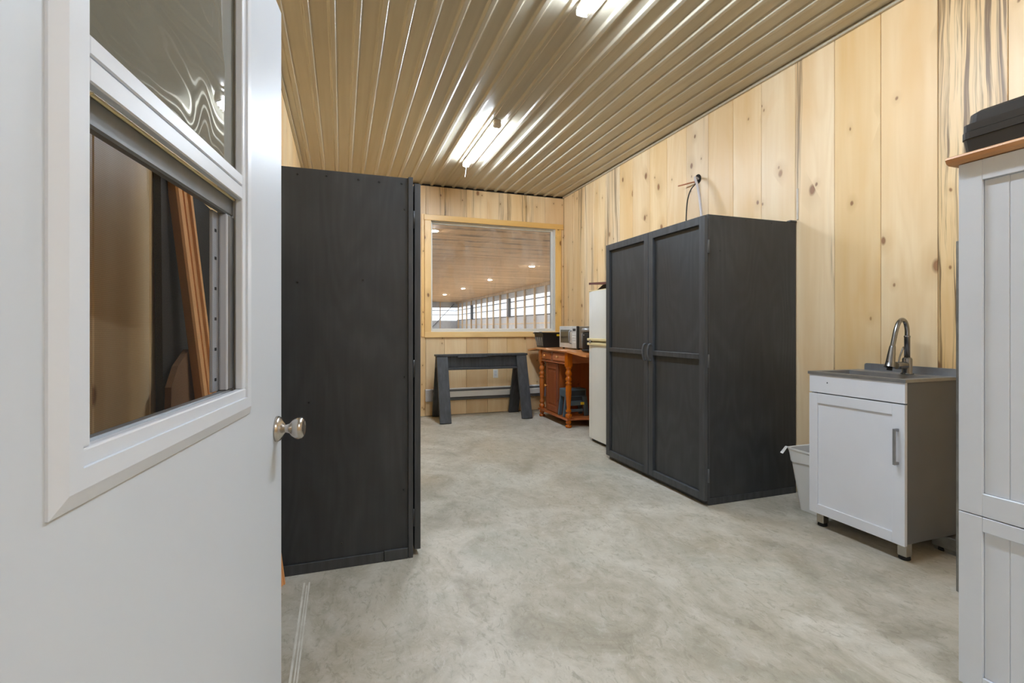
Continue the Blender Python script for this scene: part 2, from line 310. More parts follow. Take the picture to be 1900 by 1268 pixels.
# ------------------------------------------------------------------ mesh helpers
class MB:
    """collects shapes in world coordinates; build() links them as ONE mesh object"""
    def __init__(s): s.bm = bmesh.new()
    def box(s, x0, x1, y0, y1, z0, z1, bev=0, seg=1, mat=None):
        r = bmesh.ops.create_cube(s.bm, size=1)
        T = Matrix.Translation(((x0+x1)/2, (y0+y1)/2, (z0+z1)/2)) @ Matrix.Diagonal((abs(x1-x0), abs(y1-y0), abs(z1-z0), 1))
        if mat: T = mat @ T
        vs_ = r['verts']; bmesh.ops.transform(s.bm, matrix=T, verts=vs_)
        if bev:
            es = list({e for v in vs_ for e in v.link_edges})
            bmesh.ops.bevel(s.bm, geom=es, offset=bev, segments=seg, affect='EDGES', profile=.5)
        return s
    def beam(s, a, b, w, t, side=(1, 0, 0), bev=0):
        """board from a to b, w wide along 'side', t thick"""
        a, b = Vector(a), Vector(b); d = (b-a); L = d.length; d.normalize()
        sx = Vector(side); sx = (sx - d*sx.dot(d)).normalized(); sy = d.cross(sx)
        T = Matrix(((sx.x, sy.x, d.x, a.x), (sx.y, sy.y, d.y, a.y), (sx.z, sy.z, d.z, a.z), (0, 0, 0, 1)))
        return s.box(-w/2, w/2, -t/2, t/2, 0, L, bev, mat=T)
    def lathe(s, prof, origin, axis=(0, 0, 1), n=20, cap=True):
        ax = Vector(axis).normalized(); q = Vector((0, 0, 1)).rotation_difference(ax).to_matrix().to_4x4()
        T = Matrix.Translation(origin) @ q
        rings = []
        for r, z in prof:
            rings.append([s.bm.verts.new(T @ Vector((r*math.cos(2*math.pi*k/n), r*math.sin(2*math.pi*k/n), z))) for k in range(n)])
        for i in range(len(rings)-1):
            for k in range(n):
                f = s.bm.faces.new((rings[i][k], rings[i][(k+1) % n], rings[i+1][(k+1) % n], rings[i+1][k])); f.smooth = True
        if cap: s.bm.faces.new(rings[0][::-1]); s.bm.faces.new(rings[-1])
        return s
    def tube(s, pts, r, n=10, smooth=6):
        pts = [Vector(p) for p in pts]
        if smooth and len(pts) > 2:
            out = []
            for i in range(len(pts)-1):
                p0, p1, p2, p3 = pts[max(i-1, 0)], pts[i], pts[i+1], pts[min(i+2, len(pts)-1)]
                for k in range(smooth):
                    t = k/smooth
                    out.append(.5*((2*p1)+(p2-p0)*t+(2*p0-5*p1+4*p2-p3)*t*t+(3*p1-p0-3*p2+p3)*t**3))
            pts = out+[pts[-1]]
        rr = r if callable(r) else (lambda t: r)
        up = Vector((.13, .31, .94)); rings = []
        for i, p in enumerate(pts):
            d = (pts[min(i+1, len(pts)-1)]-pts[max(i-1, 0)]).normalized()
            a = up.cross(d)
            if a.length < .05: a = Vector((1, 0, 0)).cross(d)
            a.normalize(); b = d.cross(a); up = b.copy() if i else up
            q = rr(i/(len(pts)-1))
            rings.append([s.bm.verts.new(p+a*q*math.cos(2*math.pi*k/n)+b*q*math.sin(2*math.pi*k/n)) for k in range(n)])
        for i in range(len(rings)-1):
            for k in range(n):
                f = s.bm.faces.new((rings[i][k], rings[i][(k+1) % n], rings[i+1][(k+1) % n], rings[i+1][k])); f.smooth = True
        s.bm.faces.new(rings[0][::-1]); s.bm.faces.new(rings[-1]); return s
    def prism(s, poly, vec, closed=True):
        """polygon (list of 3-D points) extruded by vec"""
        vec = Vector(vec); A = [s.bm.verts.new(p) for p in poly]; B = [s.bm.verts.new(Vector(p)+vec) for p in poly]
        n = len(A)
        for k in range(n): s.bm.faces.new((A[k], A[(k+1) % n], B[(k+1) % n], B[k]))
        s.bm.faces.new(A[::-1]); s.bm.faces.new(B); return s
    def loft(s, rings, cap=True):
        rv = [[s.bm.verts.new(p) for p in ring] for ring in rings]; n = len(rv[0])
        for i in range(len(rv)-1):
            for k in range(n):
                f = s.bm.faces.new((rv[i][k], rv[i][(k+1) % n], rv[i+1][(k+1) % n], rv[i+1][k]))
        if cap: s.bm.faces.new(rv[0][::-1]); s.bm.faces.new(rv[-1])
        return s
    def build(s, name, mat, parent=None, label=None, kind=None, T=None):
        bmesh.ops.recalc_face_normals(s.bm, faces=s.bm.faces)
        if T is not None: s.bm.transform(T)
        me = bpy.data.meshes.new(name); s.bm
        W = WORLD.get(parent.name, Matrix()) if parent else Matrix()
        s.bm.transform(W.inverted()); s.bm.to_mesh(me); s.bm.free()
        me.materials.append(M[mat]); o = bpy.data.objects.new(name, me); col.objects.link(o)
        if parent: o.parent = parent; WORLD[o.name] = W
        if label: o['label'] = label
        if kind: o['kind'] = kind
        return o
WORLD = {}
def box(name, mat, parent, x0, x1, y0, y1, z0, z1, bev=.002, label=None, kind=None, T=None):
    return MB().box(x0, x1, y0, y1, z0, z1, bev).build(name, mat, parent, label, kind, T)
def thing(name, label, cat, loc, rz=0, group=None, kind=None):
    o = bpy.data.objects.new(name, None); col.objects.link(o); o.empty_display_size = .1
    o.location = loc; o.rotation_euler = (0, 0, rz); WORLD[o.name] = Matrix.Translation(loc) @ Matrix.Rotation(rz, 4, 'Z')
    if label: o['label'] = label; o['category'] = cat
    if group: o['group'] = group
    if kind: o['kind'] = kind
    return o
def tag(o, label, cat, group=None):
    o['label'] = label; o['category'] = cat
    if group: o['group'] = group
    return o

# ------------------------------------------------------------------ room shell
XL, XR, YN, YF, ZC = -.456, 3.085, -2.3, 6.53, 3.11
WZ = 3.088                                    # top of the wall boards, just under the ceiling ribs
g = box('ground', 'grass', None, -90, 90, -60, 130, -.6, -.2, 0, kind='structure')
flo = box('floor', 'concrete', None, XL-.12, XR+.12, YN-.12, YF+.1, -.15, 0, 0, kind='structure')
def strip(y0, y1, xc, w):
    MB().box(xc-w/2, xc+w/2, y0, y1, 0, .0006).build('tape_strip', 'tape', flo, 'worn pale strip left on the concrete')
strip(.9, 2.45, -.163, .008); strip(.9, 2.42, -.150, .005); strip(.9, 2.45, -.141, .006)

wr = box('wall_right', 'dark_gap', None, XR+.02, XR+.12, YN-.12, YF+.12, 0, 3.25, 0, kind='structure')
seams = [6.53, 6.2, 5.875, 5.63, 5.322, 5.003, 4.73, 4.414, 4.12, 3.826, 3.534, 3.242, 2.952, 2.649, 2.354, 2.059, 1.759, 1.46]
while seams[-1] > YN+.05: seams.append(max(YN, seams[-1]-.298))
for a, b in zip(seams[1:], seams[:-1]):
    mt = 'pine_streaked' if abs(a-1.46) < .01 else 'pine_marked' if (a > 4.9 or abs(a-3.534) < .01 or abs(a-2.354) < .01) else 'pine'
    box('plank', mt, wr, XR, XR+.02, a+.0012, b-.0012, .004, WZ, .0025)
WX0, WX1, WZ0, WZ1 = 1.09, 2.975, 1.12, 2.665     # rough opening of the window in the far wall
wf = MB()
for x0, x1, z0, z1 in ((XL-.12, WX0, 0, 3.25), (WX1, XR+.02, 0, 3.25), (WX0, WX1, 0, WZ0), (WX0, WX1, WZ1, 3.25)):
    wf.box(x0, x1, YF+.02, YF+.1, z0, z1)
wf = wf.build('wall_far', 'dark_gap', kind='structure')
up = [-.456, -.18, .12, .42, .72, 1.02, 1.318, 1.62, 1.912, 2.211, 2.502, 2.783, 3.085]
dn = [-.456, -.14, .16, .46, .76, 1.059, 1.309, 1.615, 1.915, 2.202, 2.498, 2.80, 3.085]
for a, b in zip(up, up[1:]):
    if b <= WX0+.03: continue
    a = max(a, 1.059)
    box('plank', 'pine_marked' if 1.0 < a < 2.6 else 'pine', wf, a+.0012, b-.0012, YF, YF+.02, WZ1 if a > WX0-.1 else WZ1, WZ-.008, .0025)
for a, b in zip(dn, dn[1:]):
    if b <= WX0+.03: box('plank', 'pine', wf, a+.0012, b-.0012, YF, YF+.02, .004, WZ-.008, .0025)
    else: box('plank', 'pine', wf, a+.0012, b-.0012, YF, YF+.02, .004, WZ0, .0025)
box('plank', 'pine', wf, 1.0602, WX0, YF, YF+.02, WZ0, WZ1, .0025)
box('plank', 'pine', wf, WX1, 3.084, YF, YF+.02, WZ0, WZ1, .0025)
DY0, DY1, DZ = -1.0, .30, 2.07                      # doorway in the left wall, beside the camera
wl = MB()
for y0, y1, z0, z1 in ((YN-.12, DY0, 0, 3.25), (DY1, YF+.02, 0, 3.25), (DY0, DY1, DZ, 3.25)): wl.box(XL-.12, XL-.02, y0, y1, z0, z1)
wl = wl.build('wall_left', 'dark_gap', kind='structure')
ys = [1.462]
while ys[0] > YN+.05: ys.insert(0, max(YN, ys[0]-.298))
while ys[-1] < YF-.05: ys.append(min(YF, ys[-1]+.298))
for a, b in zip(ys, ys[1:]):
    lo = DZ if (a < DY1-.02 and b > DY0+.02) else .004
    if a < DY1 < b: box('plank', 'pine', wl, XL-.02, XL, DY1, b-.0012, .004, WZ, .0025); b = DY1
    if a < DY0 < b: box('plank', 'pine', wl, XL-.02, XL, a+.0012, DY0, .004, WZ, .0025); a = DY0
    box('plank', 'pine', wl, XL-.02, XL, a+.0012, b-.0012, lo, WZ, .0025)
wn = box('wall_near', 'dark_gap', None, XL-.12, XR+.12, YN-.12, YN-.02, 0, 3.25, 0, kind='structure')
xs = [XL]
while xs[-1] < XR-.05: xs.append(min(XR, xs[-1]+.298))
for a, b in zip(xs, xs[1:]): box('plank', 'pine', wn, a+.0012, b-.0012, YN-.02, YN, .004, WZ, .0025)

# ribbed steel ceiling, five sheets with the ribs running along the room
ce = box('ceiling', 'dark_gap', None, XL-.12, XR+.12, YN-.12, YF+.1, ZC+.012, 3.25, 0, kind='structure')
def rib(c):
    raw = [(c-.040, ZC), (c-.027, ZC), (c-.015, ZC-.016), (c+.015, ZC-.016), (c+.027, ZC), (c+.040, ZC)]
    out = [raw[0]]
    for k in range(1, 5):                      # rolled bends: each corner rounded off
        p, q, r_ = (Vector((*raw[k+d], 0)) for d in (-1, 0, 1))
        a = q+(p-q).normalized()*.0055; b = q+(r_-q).normalized()*.0055
        for i in range(6):
            t = i/5; v = a*(1-t)**2+q*2*t*(1-t)+b*t*t; out.append((v.x, v.y))
    return out+[raw[-1]]
def sheet(x0, x1):
    P = [(x0, ZC)]; k = math.ceil((x0+.054-.03)/.1495)
    while -.054+.1495*k+.032 < x1+.03:
        c = -.054+.1495*k
        if c-.032 > x0: P += rib(c)
        k += 1
    P.append((x1, ZC)); P = [p for p in P if p[0] <= x1+1e-6]
    m = MB(); T = .008
    top = [(x, z+T) for x, z in P]
    ring = [(x, YN, z) for x, z in P] + [(x, YN, ZC+T) for x, z in (P[-1], P[0])]
    m.prism(ring, (0, YF+.02-YN, 0)); return m.build('ceiling_sheet', 'ceiling', ce)
cuts = [XL, -.054+.1495*5.5, -.054+.1495*11.5, -.054+.1495*17.5, XR]
for a, b in zip(cuts, cuts[1:]): sheet(a, b)
box('edge_trim', 'ceiling', ce, XR-.022, XR-.001, YN, YF, ZC-.026, ZC-.001, .003)
box('edge_trim', 'ceiling', ce, XL+.001, XL+.03, YN, YF, ZC-.024, ZC-.001, .003)

# window in the far wall
w1 = thing('window_1', 'wide fixed window in the far wall looking into the arena', 'window', (2.03, YF, WZ0), kind='structure')
box('casing', 'pine_trim', w1, 1.040, 1.128, YF-.022, YF-.001, 1.128, 2.62, .004)
box('casing', 'pine_trim', w1, 2.945, 3.035, YF-.022, YF-.001, 1.128, 2.62, .004)
box('casing', 'pine_trim_x', w1, 1.030, 3.068, YF-.026, YF-.001, 2.62, 2.695, .004)
box('casing', 'pine_trim_x', w1, 1.040, 3.04, YF-.026, YF-.001, 1.052, 1.128, .004)
box('casing', 'pine_trim', w1, 1.0, 1.036, YF-.014, YF-.001, 1.06, 2.70, .003)
FZ0, FZ1, FX0, FX1 = 1.128, 2.62, 1.128, 2.945
box('jamb_liner', 'white_frame', w1, FX1-.012, FX1+.028, YF, YF+.12, FZ0-.006, FZ1+.02, .001)
box('jamb_liner', 'white_frame', w1, FX0-.036, FX0+.004, YF, YF+.12, FZ0-.006, FZ1+.02, .001)
box('jamb_liner', 'white_frame', w1, FX0+.004, FX1-.012, YF, YF+.12, FZ1, FZ1+.03, .001)
box('jamb_liner', 'white_frame', w1, FX0+.004, FX1-.012, YF, YF+.12, FZ0-.006, FZ0+.022, .001)
fr = MB()
for x0, x1, z0, z1 in ((FX0+.004, FX0+.03, FZ0+.022, FZ1), (FX1-.04, FX1-.012, FZ0+.022, FZ1), (FX0+.03, FX1-.04, FZ1-.03, FZ1), (FX0+.03, FX1-.04, FZ0+.022, FZ0+.045)):
    fr.box(x0, x1, YF+.06, YF+.10, z0, z1, .003)
fr.build('window_frame', 'white_frame', w1)
MB().box(FX0+.02, FX1-.03, YF+.078, YF+.082, FZ0+.03, FZ1-.02).build('pane', 'pane', w1)

# ------------------------------------------------------------------ riding arena beyond the window
AX0, AX1, AY0, AY1, AZ = -9.0, 15.6, YF+.13, 68.6, 4.88
box('floor_arena', 'sand', None, AX0-.2, AX1+.2, AY0, AY1+.2, -.15, -.02, 0, kind='structure')
ac = box('ceiling_arena', 'arena_ceiling', None, AX0-.2, AX1+.2, AY0, AY1+.2, AZ, AZ+.2, 0, kind='structure')
an = MB()
for x0, x1, z0, z1 in ((AX0, WX0, 0, AZ), (WX1+.02, AX1, 0, AZ), (WX0, WX1+.02, 0, WZ0), (WX0, WX1+.02, WZ1, AZ)): an.box(x0, x1, AY0-.02, AY0, z0, z1)
an.build('wall_arena_near', 'arena_steel', kind='structure')
def band_wall(name, x_in, sgn):
    """long wall: cladding below and above, a band of windows between timber posts"""
    xo = x_in+sgn*.10
    w = MB()
    w.box(min(x_in, xo), max(x_in, xo), AY0, AY1, 0, 2.26); w.box(min(x_in, xo), max(x_in, xo), AY0, AY1, 4.08, AZ)
    w = w.build(name, 'arena_steel', kind='structure')
    post_me = pane_me = None
    n = 26; y0 = 7.4
    for k in range(n):
        y = y0+2.4*k
        xa, xb = x_in-sgn*.18, x_in
        if post_me is None:
            p = MB().box(min(xa, xb), max(xa, xb), y-.07, y+.07, -.02, 4.62, .004).build('post', 'arena_wood', w); post_me = p
        else:
            p = post_me.copy(); col.objects.link(p); p.location.y += 2.4*k
        xm = x_in+sgn*.05
        if pane_me is None:
            q = MB().box(xm-.004, xm+.004, y+.07, y+2.33, 2.26, 4.08).build('pane', 'arena_pane', w); pane_me = q
        else:
            q = pane_me.copy(); col.objects.link(q); q.location.y += 2.4*k
    xa, xb = x_in-sgn*.22, x_in
    MB().box(min(xa, xb), max(xa, xb), AY0, AY1, 4.62, AZ, .003).build('header_beam', 'arena_wood', w)
    for z in (1.55, 2.26, 3.02, 3.66):
        MB().box(min(x_in-sgn*.03, xb), max(x_in-sgn*.03, xb)+.0, AY0, AY1, z, z+.09).build('girt', 'arena_wood' if z < 2 else 'arena_dark', w)
    return w
wa = band_wall('wall_arena_right', AX1, 1)
for y in (45.2, 59.6):
    box('steel_column', 'arena_dark', wa, AX1-.3, AX1-.02, y-.22, y+.22, 2.3, 4.05, .01)
band_wall('wall_arena_left', AX0, -1)
we = MB().box(AX0, AX1, AY1, AY1+.1, 0, 2.24).box(AX0, AX1, AY1, AY1+.1, 4.06, AZ).build('wall_arena_far', 'arena_steel', kind='structure')
x = AX0
while x < AX1:
    box('post', 'arena_wood', we, x-.07, x+.07, AY1-.2, AY1, -.02, AZ, .004)
    MB().box(x+.07, min(x+2.39, AX1), AY1+.04, AY1+.05, 2.24, 4.06).build('pane', 'arena_pane', we); x += 2.46
for z in (3.02, 3.6): MB().box(AX0, AX1, AY1-.03, AY1, z, z+.09).build('girt', 'arena_dark', we)
for xa in (7.5, 11.5): MB().tube([(xa, AY1-.3, 0.8), (xa+3.6, AY1-.3, 4.6)], .04, 6, 0).build('brace', 'arena_dark', we)
def downlight(x, y, lab):
    t = thing('recessed_light', lab, 'light', (x, y, AZ), group='recessed lights in the arena ceiling')
    MB().lathe([(.17, -.03), (.17, 0)], (x, y, AZ-.001), n=16).build('light_trim', 'lamp_case', t)
    MB().lathe([(.15, -.036), (.15, -.031)], (x, y, AZ), n=16).build('lens', 'down', t)
names = {27.1: 'round white arena ceiling light, rightmost of the bright dots seen through the window',
         35.8: 'round white arena ceiling light, second bright dot from the right through the window',
         44.5: 'round white arena ceiling light, third bright dot from the right through the window',
         53.2: 'round white arena ceiling light, fourth bright dot from the right, low through the window',
         61.9: 'round white arena ceiling light, last dot of the row by the window left casing'}
for y in (27.1, 35.8, 44.5, 53.2, 61.9): downlight(10.7, y, names[y])
downlight(3.3, 18.4, 'round white arena ceiling light, large and glaring in the window upper left corner')

# ------------------------------------------------------------------ LED battens under the ceiling
def batten(y0, y1, lab, chain):
    xc = 1.345; z1 = ZC-.021
    t = thing('batten_light', lab, 'light', (xc, (y0+y1)/2, z1), group='LED batten lights along the ceiling')
    MB().box(xc-.036, xc+.036, y0, y1, z1-.026, z1, .006).build('housing', 'lamp_case', t)
    prof = [(xc-.034, z1-.026)] + [(xc-.034*math.cos(a), z1-.030-.034*math.sin(a)) for a in [math.pi*k/8 for k in range(9)]] + [(xc+.034, z1-.026)]
    MB().prism([(x, y0+.05, z) for x, z in prof], (0, y1-y0-.055, 0)).build('diffuser', 'tube', t)
    MB().box(xc-.037, xc+.037, y0-.012, y0+.048, z1-.07, z1-.024, .014, 3).build('end_cap', 'lamp_case', t)
    MB().box(xc-.036, xc+.036, y1-.004, y1+.008, z1-.06, z1-.024, .005, 2).build('end_cap', 'lamp_case', t)
    if chain: MB().tube([(xc, y1-.0, z1-.06), (xc+.006, y1+.03, z1-.1), (xc-.004, y1+.03, z1-.17)], .0025, 6).build('pull_chain', 'white_vinyl', t)
    return t
batten(4.255, 5.46, 'white LED batten with pull chain under the ribbed ceiling, the farther one', True)
batten(1.39, 2.60, 'white LED batten at the top edge of the picture, cut by the frame', False)

batten(-2.05, -.84, 'unseen LED batten added behind the viewpoint to brighten the near end', False)  # unseen batten, added to light the white door and left wardrobe

# ------------------------------------------------------------------ open white door, hinged in the left wall
ANG = R(90-7.1); W_ = 1.19
hx, hy = -.158-W_*math.sin(R(7.1)), 1.487-W_*math.cos(R(7.1))
door = thing('door_1', 'open white door with half window and satin knob at the left', 'door', (hx, hy, .012), ANG, kind='structure')
DT = Matrix.Translation((hx, hy, 0)) @ Matrix.Rotation(ANG, 4, 'Z')   # local: x along the leaf, -y to the room
def dbox(mb, s0, s1, n0, n1, z0, z1, bev=0, seg=1): return mb.box(s0+W_, s1+W_, n0, n1, z0, z1, bev, seg)
m = MB()
for s0, s1, z0, z1 in ((-W_, -.85, .012, 2.052), (-.335, 0, .012, 2.052), (-.85, -.335, .012, 1.04), (-.85, -.335, 1.92, 2.052)): dbox(m, s0, s1, 0, .045, z0, z1)
m.build('leaf', 'white_paint', door, T=DT)
def ring_frame(parent, name, mat, s0, s1, z0, z1, bw, n0, n1, bev=.006, seg=2):
    a = []
    for q in ((s0, s1, z0, z0+bw), (s0, s1, z1-bw, z1), (s0, s0+bw, z0+bw, z1-bw), (s1-bw, s1, z0+bw, z1-bw)):
        a.append(dbox(MB(), q[0], q[1], n0, n1, q[2], q[3], bev, seg).build(name, mat, parent, T=DT))
    return a
def bevel_ring(name, mat, s0, s1, z0, z1, bw, slope, n_out, n_in, n_back):
    """mitred moulding ring with a sloped outer edge"""
    secs = [(0, n_back), (0, n_out), (slope, n_in), (bw, n_in), (bw, n_back)]
    m = MB(); rings = []
    for d, n in secs:
        rings.append([(s+W_, n, z) for s, z in ((s0+d, z0+d), (s1-d, z0+d), (s1-d, z1-d), (s0+d, z1-d))])
    rings.append(rings[0])
    m.loft(rings, cap=False); bmesh.ops.remove_doubles(m.bm, verts=m.bm.verts, dist=1e-5)
    return m.build(name, mat, door, T=DT)
bevel_ring('insert_frame', 'white_vinyl', -.903, -.283, .993, 1.965, .040, .018, -.003, -.010, .004)
ring_frame(door, 'insert_stop', 'white_vinyl', -.864, -.323, 1.032, 1.926, .0205, -.006, .009, .0025)
dbox(MB(), -.8445, -.3425, -.0055, .009, 1.447, 1.4745, .002).build('meeting_rail', 'white_vinyl', door, T=DT)
dbox(MB(), -.8445, -.3425, -.0055, .009, 1.4765, 1.499, .002).build('meeting_rail', 'white_vinyl', door, T=DT)
dbox(MB(), -.848, -.338, .012, .016, 1.49, 1.915).build('pane', 'door_pane', door, T=DT)
dbox(MB(), -.848, -.338, .0255, .0261, 1.05, 1.41).build('insect_screen', 'screen', door, T=DT)
dbox(MB(), -.848, -.337, .014, .030, 1.411, 1.449, .003).build('sash_rail', 'screen_mesh_frame', door, T=DT)
dbox(MB(), -.848, -.337, .010, .014, 1.4445, 1.449, .001).build('sash_lip', 'cream', door, T=DT)
dbox(MB(), -.848, -.337, .012, .030, 1.034, 1.0535, .003).build('sash_rail', 'screen_mesh_frame', door, T=DT)
dbox(MB(), -.366, -.3365, .012, .030, 1.054, 1.411, .003).build('sash_stile', 'screen_mesh_frame', door, T=DT)
dbox(MB(), -.3745, -.3665, .014, .030, 1.054, 1.411, .002).build('sash_stile', 'grey_vinyl', door, T=DT)
m = dbox(MB(), -.403, -.372, .030, .036, 1.054, 1.411, .001)
m.build('slotted_track', 'grey_vinyl', door, T=DT)
m = MB()
for z in (1.075, 1.135, 1.195, 1.255, 1.315, 1.37): dbox(m, -.393, -.385, .0292, .0302, z, z+.006)
m.build('track_slot', 'black_rubber', door, T=DT)
kx = W_-.051
kn = MB().lathe([(.034, 0), (.034, .004), (.031, .010), (.018, .018), (.0115, .022)], (kx, 0, .911), (0, -1, 0), 28).build('knob_rose', 'nickel', door, T=DT)
MB().lathe([(.0115, .018), (.0105, .024), (.0125, .030), (.013, .033), (.022, .040), (.0285, .050), (.0295, .058), (.027, .066), (.020, .070), (.018, .069), (.012, .0685)], (kx, 0, .911), (0, -1, 0), 28).build('knob', 'nickel', door, T=DT)
# door lining by the hinge
t1 = MB().box(XL-.12, XL+.16, .19, .30, 0, 2.10, .003).build('trim_1', 'pine_trim', kind='structure')
tr = box('door_trim', 'white_vinyl', None, XL-.10, XL+.02, -1.06, -1.0, 0, 2.10, .003, kind='structure'); tr.name = 'trim_2'

# ------------------------------------------------------------------ things leaning behind the door
pan = thing('plywood_sheet', 'dark painted board leaning on the left wall, seen through the door window', 'board', (XL+.05, 1.98, 0))
m = MB(); m.prism([(XL+.016, 1.478, 0), (XL+.032, 1.478, 0), (XL+.018, 1.478, 1.60), (XL+.002, 1.478, 1.60)], (0, 1.02, 0)); m.build('board', 'sheet_black', pan)
off = MB()
pts = [(1.50, 0), (1.74, 0), (1.76, .95), (1.72, 1.07), (1.66, 1.115), (1.60, 1.12), (1.50, 1.08), (1.445, 1.03), (1.44, .98), (1.49, .85)]
off.prism([(XL+.045-z*.008, y, z) for y, z in pts], (.014, 0, 0))
tag(off.build('board_offcut', 'offcut'), 'brown round-cornered board offcut leaning in front of the dark panel behind the door', 'board')
def moulding(a, b, lab, w=.062):
    t = thing('moulding_strip', lab, 'moulding', a, group='orange mouldings leaning behind the door')
    A, B = Vector(a), Vector(b); d = (B-A).normalized(); sx = Vector((.35, .93, 0)); sx = (sx-d*sx.dot(d)).normalized(); sy = d.cross(sx)
    if sy.x < 0: sy = -sy
    prof = [(-.5, -.2), (-.5, .15), (-.42, .22), (-.3, .22), (-.26, .12), (-.05, .12), (0, .02), (.06, .12), (.22, .14), (.28, .24), (.42, .24), (.5, .14), (.5, -.2)]
    m = MB(); m.prism([A+sx*(u*w)+sy*(v*w) for u, v in prof], B-A)
    m.build('strip', 'orange_wood', t); return t
moulding((-.296, 1.765, 0), (-.4195, 1.55, 1.60), 'orange varnished profiled moulding seen through the lower door window')
moulding((-.262, 2.45, 0), (-.372, 2.36, 1.0), 'short orange moulding, its foot showing between door edge and black wardrobe', .05)

# ------------------------------------------------------------------ black wardrobes
def frame_door(parent, xf, xb, y0, y1, z0, z1, midz, st, mid, bev=.002):
    """framed door facing +-x: xf front face, xb back face"""
    d = MB(); lo, hi = min(xf, xb), max(xf, xb); s = 1 if xf > xb else -1
    rec = xf-s*.020
    leaf = MB().box(min(xb, rec), max(xb, rec), y0+.004, y1-.004, z0+.004, z1-.004).build('door', 'black_ply', parent)
    def bar(nm, a, b, c, e): MB().box(lo, hi, a, b, c, e, bev).build(nm, 'black_wood', leaf)
    bar('stile', y0, y0+st, z0, z1); bar('stile', y1-st, y1, z0, z1)
    bar('rail', y0+st, y1-st, z1-st, z1); bar('rail', y0+st, y1-st, z0, z0+st*.9)
    bar('mid_rail', y0+st, y1-st, midz-mid/2, midz+mid/2)
    return leaf
def pull(parent, xf, s, y, z0, z1):
    MB().tube([(xf-.004*s, y, z0), (xf+.018*s, y, z0+.008), (xf+.03*s, y, (z0+z1)/2), (xf+.018*s, y, z1-.008), (xf-.004*s, y, z1)], .0075, 8).build('handle', 'pull_grey', parent)

rw = thing('wardrobe', 'tall black stained plywood wardrobe with two framed doors against the right wall', 'wardrobe', (2.69, 3.26, 0))
Y0, Y1, H = 2.636, 3.90, 1.938
box('side_panel', 'black_ply', rw, 2.30, 3.075, Y0, Y0+.018, 0, H, .0015)
box('side_panel', 'black_ply', rw, 2.30, 3.075, Y1-.018, Y1, 0, H, .0015)
box('top_panel', 'black_ply', rw, 2.30, 3.075, Y0+.018, Y1-.018, H-.02, H-.002, .001)
box('bottom_panel', 'black_ply', rw, 2.30, 3.07, Y0+.018, Y1-.018, .03, .048, .001)
box('back_panel', 'black_ply', rw, 3.06, 3.072, Y0+.018, Y1-.018, .048, H-.02, 0)
box('plinth', 'black_wood', rw, 2.296, 2.32, Y0+.018, Y1-.018, 0, .045, .001)
box('face_frame', 'black_wood', rw, 2.299, 2.316, Y0-.0005, Y0+.032, .0, H, .001)
box('face_frame', 'black_wood', rw, 2.299, 2.316, Y1-.03, Y1+.001, .0, H, .001)
box('face_frame', 'black_wood', rw, 2.299, 2.316, Y0+.032, Y1-.03, H-.05, H, .001)
box('skirt_strip', 'black_wood', rw, 2.30, 3.07, Y0-.006, Y0-.0005, 0, .045, .001)
box('corner_cleat', 'black_wood', rw, 3.02, 3.08, Y0-.004, Y0+.03, H, H+.012, .002)
dl = frame_door(rw, 2.258, 2.286, 3.252, 3.892, .035, 1.926, .988, .055, .036)
dr = frame_door(rw, 2.258, 2.286, 2.621, 3.246, .035, 1.926, .988, .055, .036)
pull(dl, 2.258, -1, 3.282, .93, 1.055); pull(dr, 2.258, -1, 3.216, .93, 1.055)
for z in (.20, .96, 1.72):
    h_ = MB().lathe([(.007, -.045), (.007, .045)], (2.291, 2.624, z), n=10); h_.box(2.280, 2.298, 2.6185, 2.6212, z-.042, z+.042)
    h_.build('hinge', 'pull_grey', rw)
for x_, z in ((2.42, H-.02), (2.62, H-.02), (2.85, H-.02), (2.40, 1.70), (2.46, .12), (2.75, .11)):
    MB().lathe([(.004, 0), (.003, .0025)], (x_, Y0, z), (0, -1, 0), 8).build('screw', 'black_plastic', rw)

lw = thing('wardrobe', 'tall black stained plywood wardrobe seen from its side against the left wall', 'wardrobe', (-.06, 3.2, 0))
Y0, Y1, H = 2.545, 3.81, 1.95
box('side_panel', 'black_ply', lw, -.448, .326, Y0, Y0+.018, 0, H, .0015)
box('side_panel', 'black_ply', lw, -.448, .326, Y1-.018, Y1, 0, H, .0015)
box('top_panel', 'black_ply', lw, -.448, .326, Y0+.018, Y1-.018, H-.022, H-.004, .001)
box('bottom_panel', 'black_ply', lw, -.44, .326, Y0+.018, Y1-.018, .03, .048, .001)
box('back_panel', 'black_ply', lw, -.446, -.434, Y0+.018, Y1-.018, .048, H-.022, 0)
box('plinth', 'black_wood', lw, .31, .326, Y0+.018, Y1-.018, 0, .045, .001)
box('face_frame', 'black_wood', lw, .322, .346, Y0-.010, Y0+.03, 0, H+.004, .0015)
box('face_frame', 'black_wood', lw, .322, .346, Y1-.03, Y1+.001, 0, H, .0015)
box('face_frame', 'black_wood', lw, .322, .346, Y0+.03, Y1-.03, H-.05, H, .001)
box('skirt_strip', 'black_wood', lw, -.448, .20, Y0-.008, Y0-.0005, 0, .05, .0015)
box('skirt_strip', 'black_wood', lw, .203, .320, Y0-.011, Y0-.0005, 0, .055, .0015, 'short patch of skirting by the door')
ld = frame_door(lw, .388, .356, Y0+.012, 3.172, .03, 1.93, .99, .055, .036)
ld2 = frame_door(lw, .388, .356, 3.178, Y1-.008, .03, 1.93, .99, .055, .036)
pull(ld, .388, 1, 3.13, .93, 1.06); pull(ld2, .388, 1, 3.22, .93, 1.06)
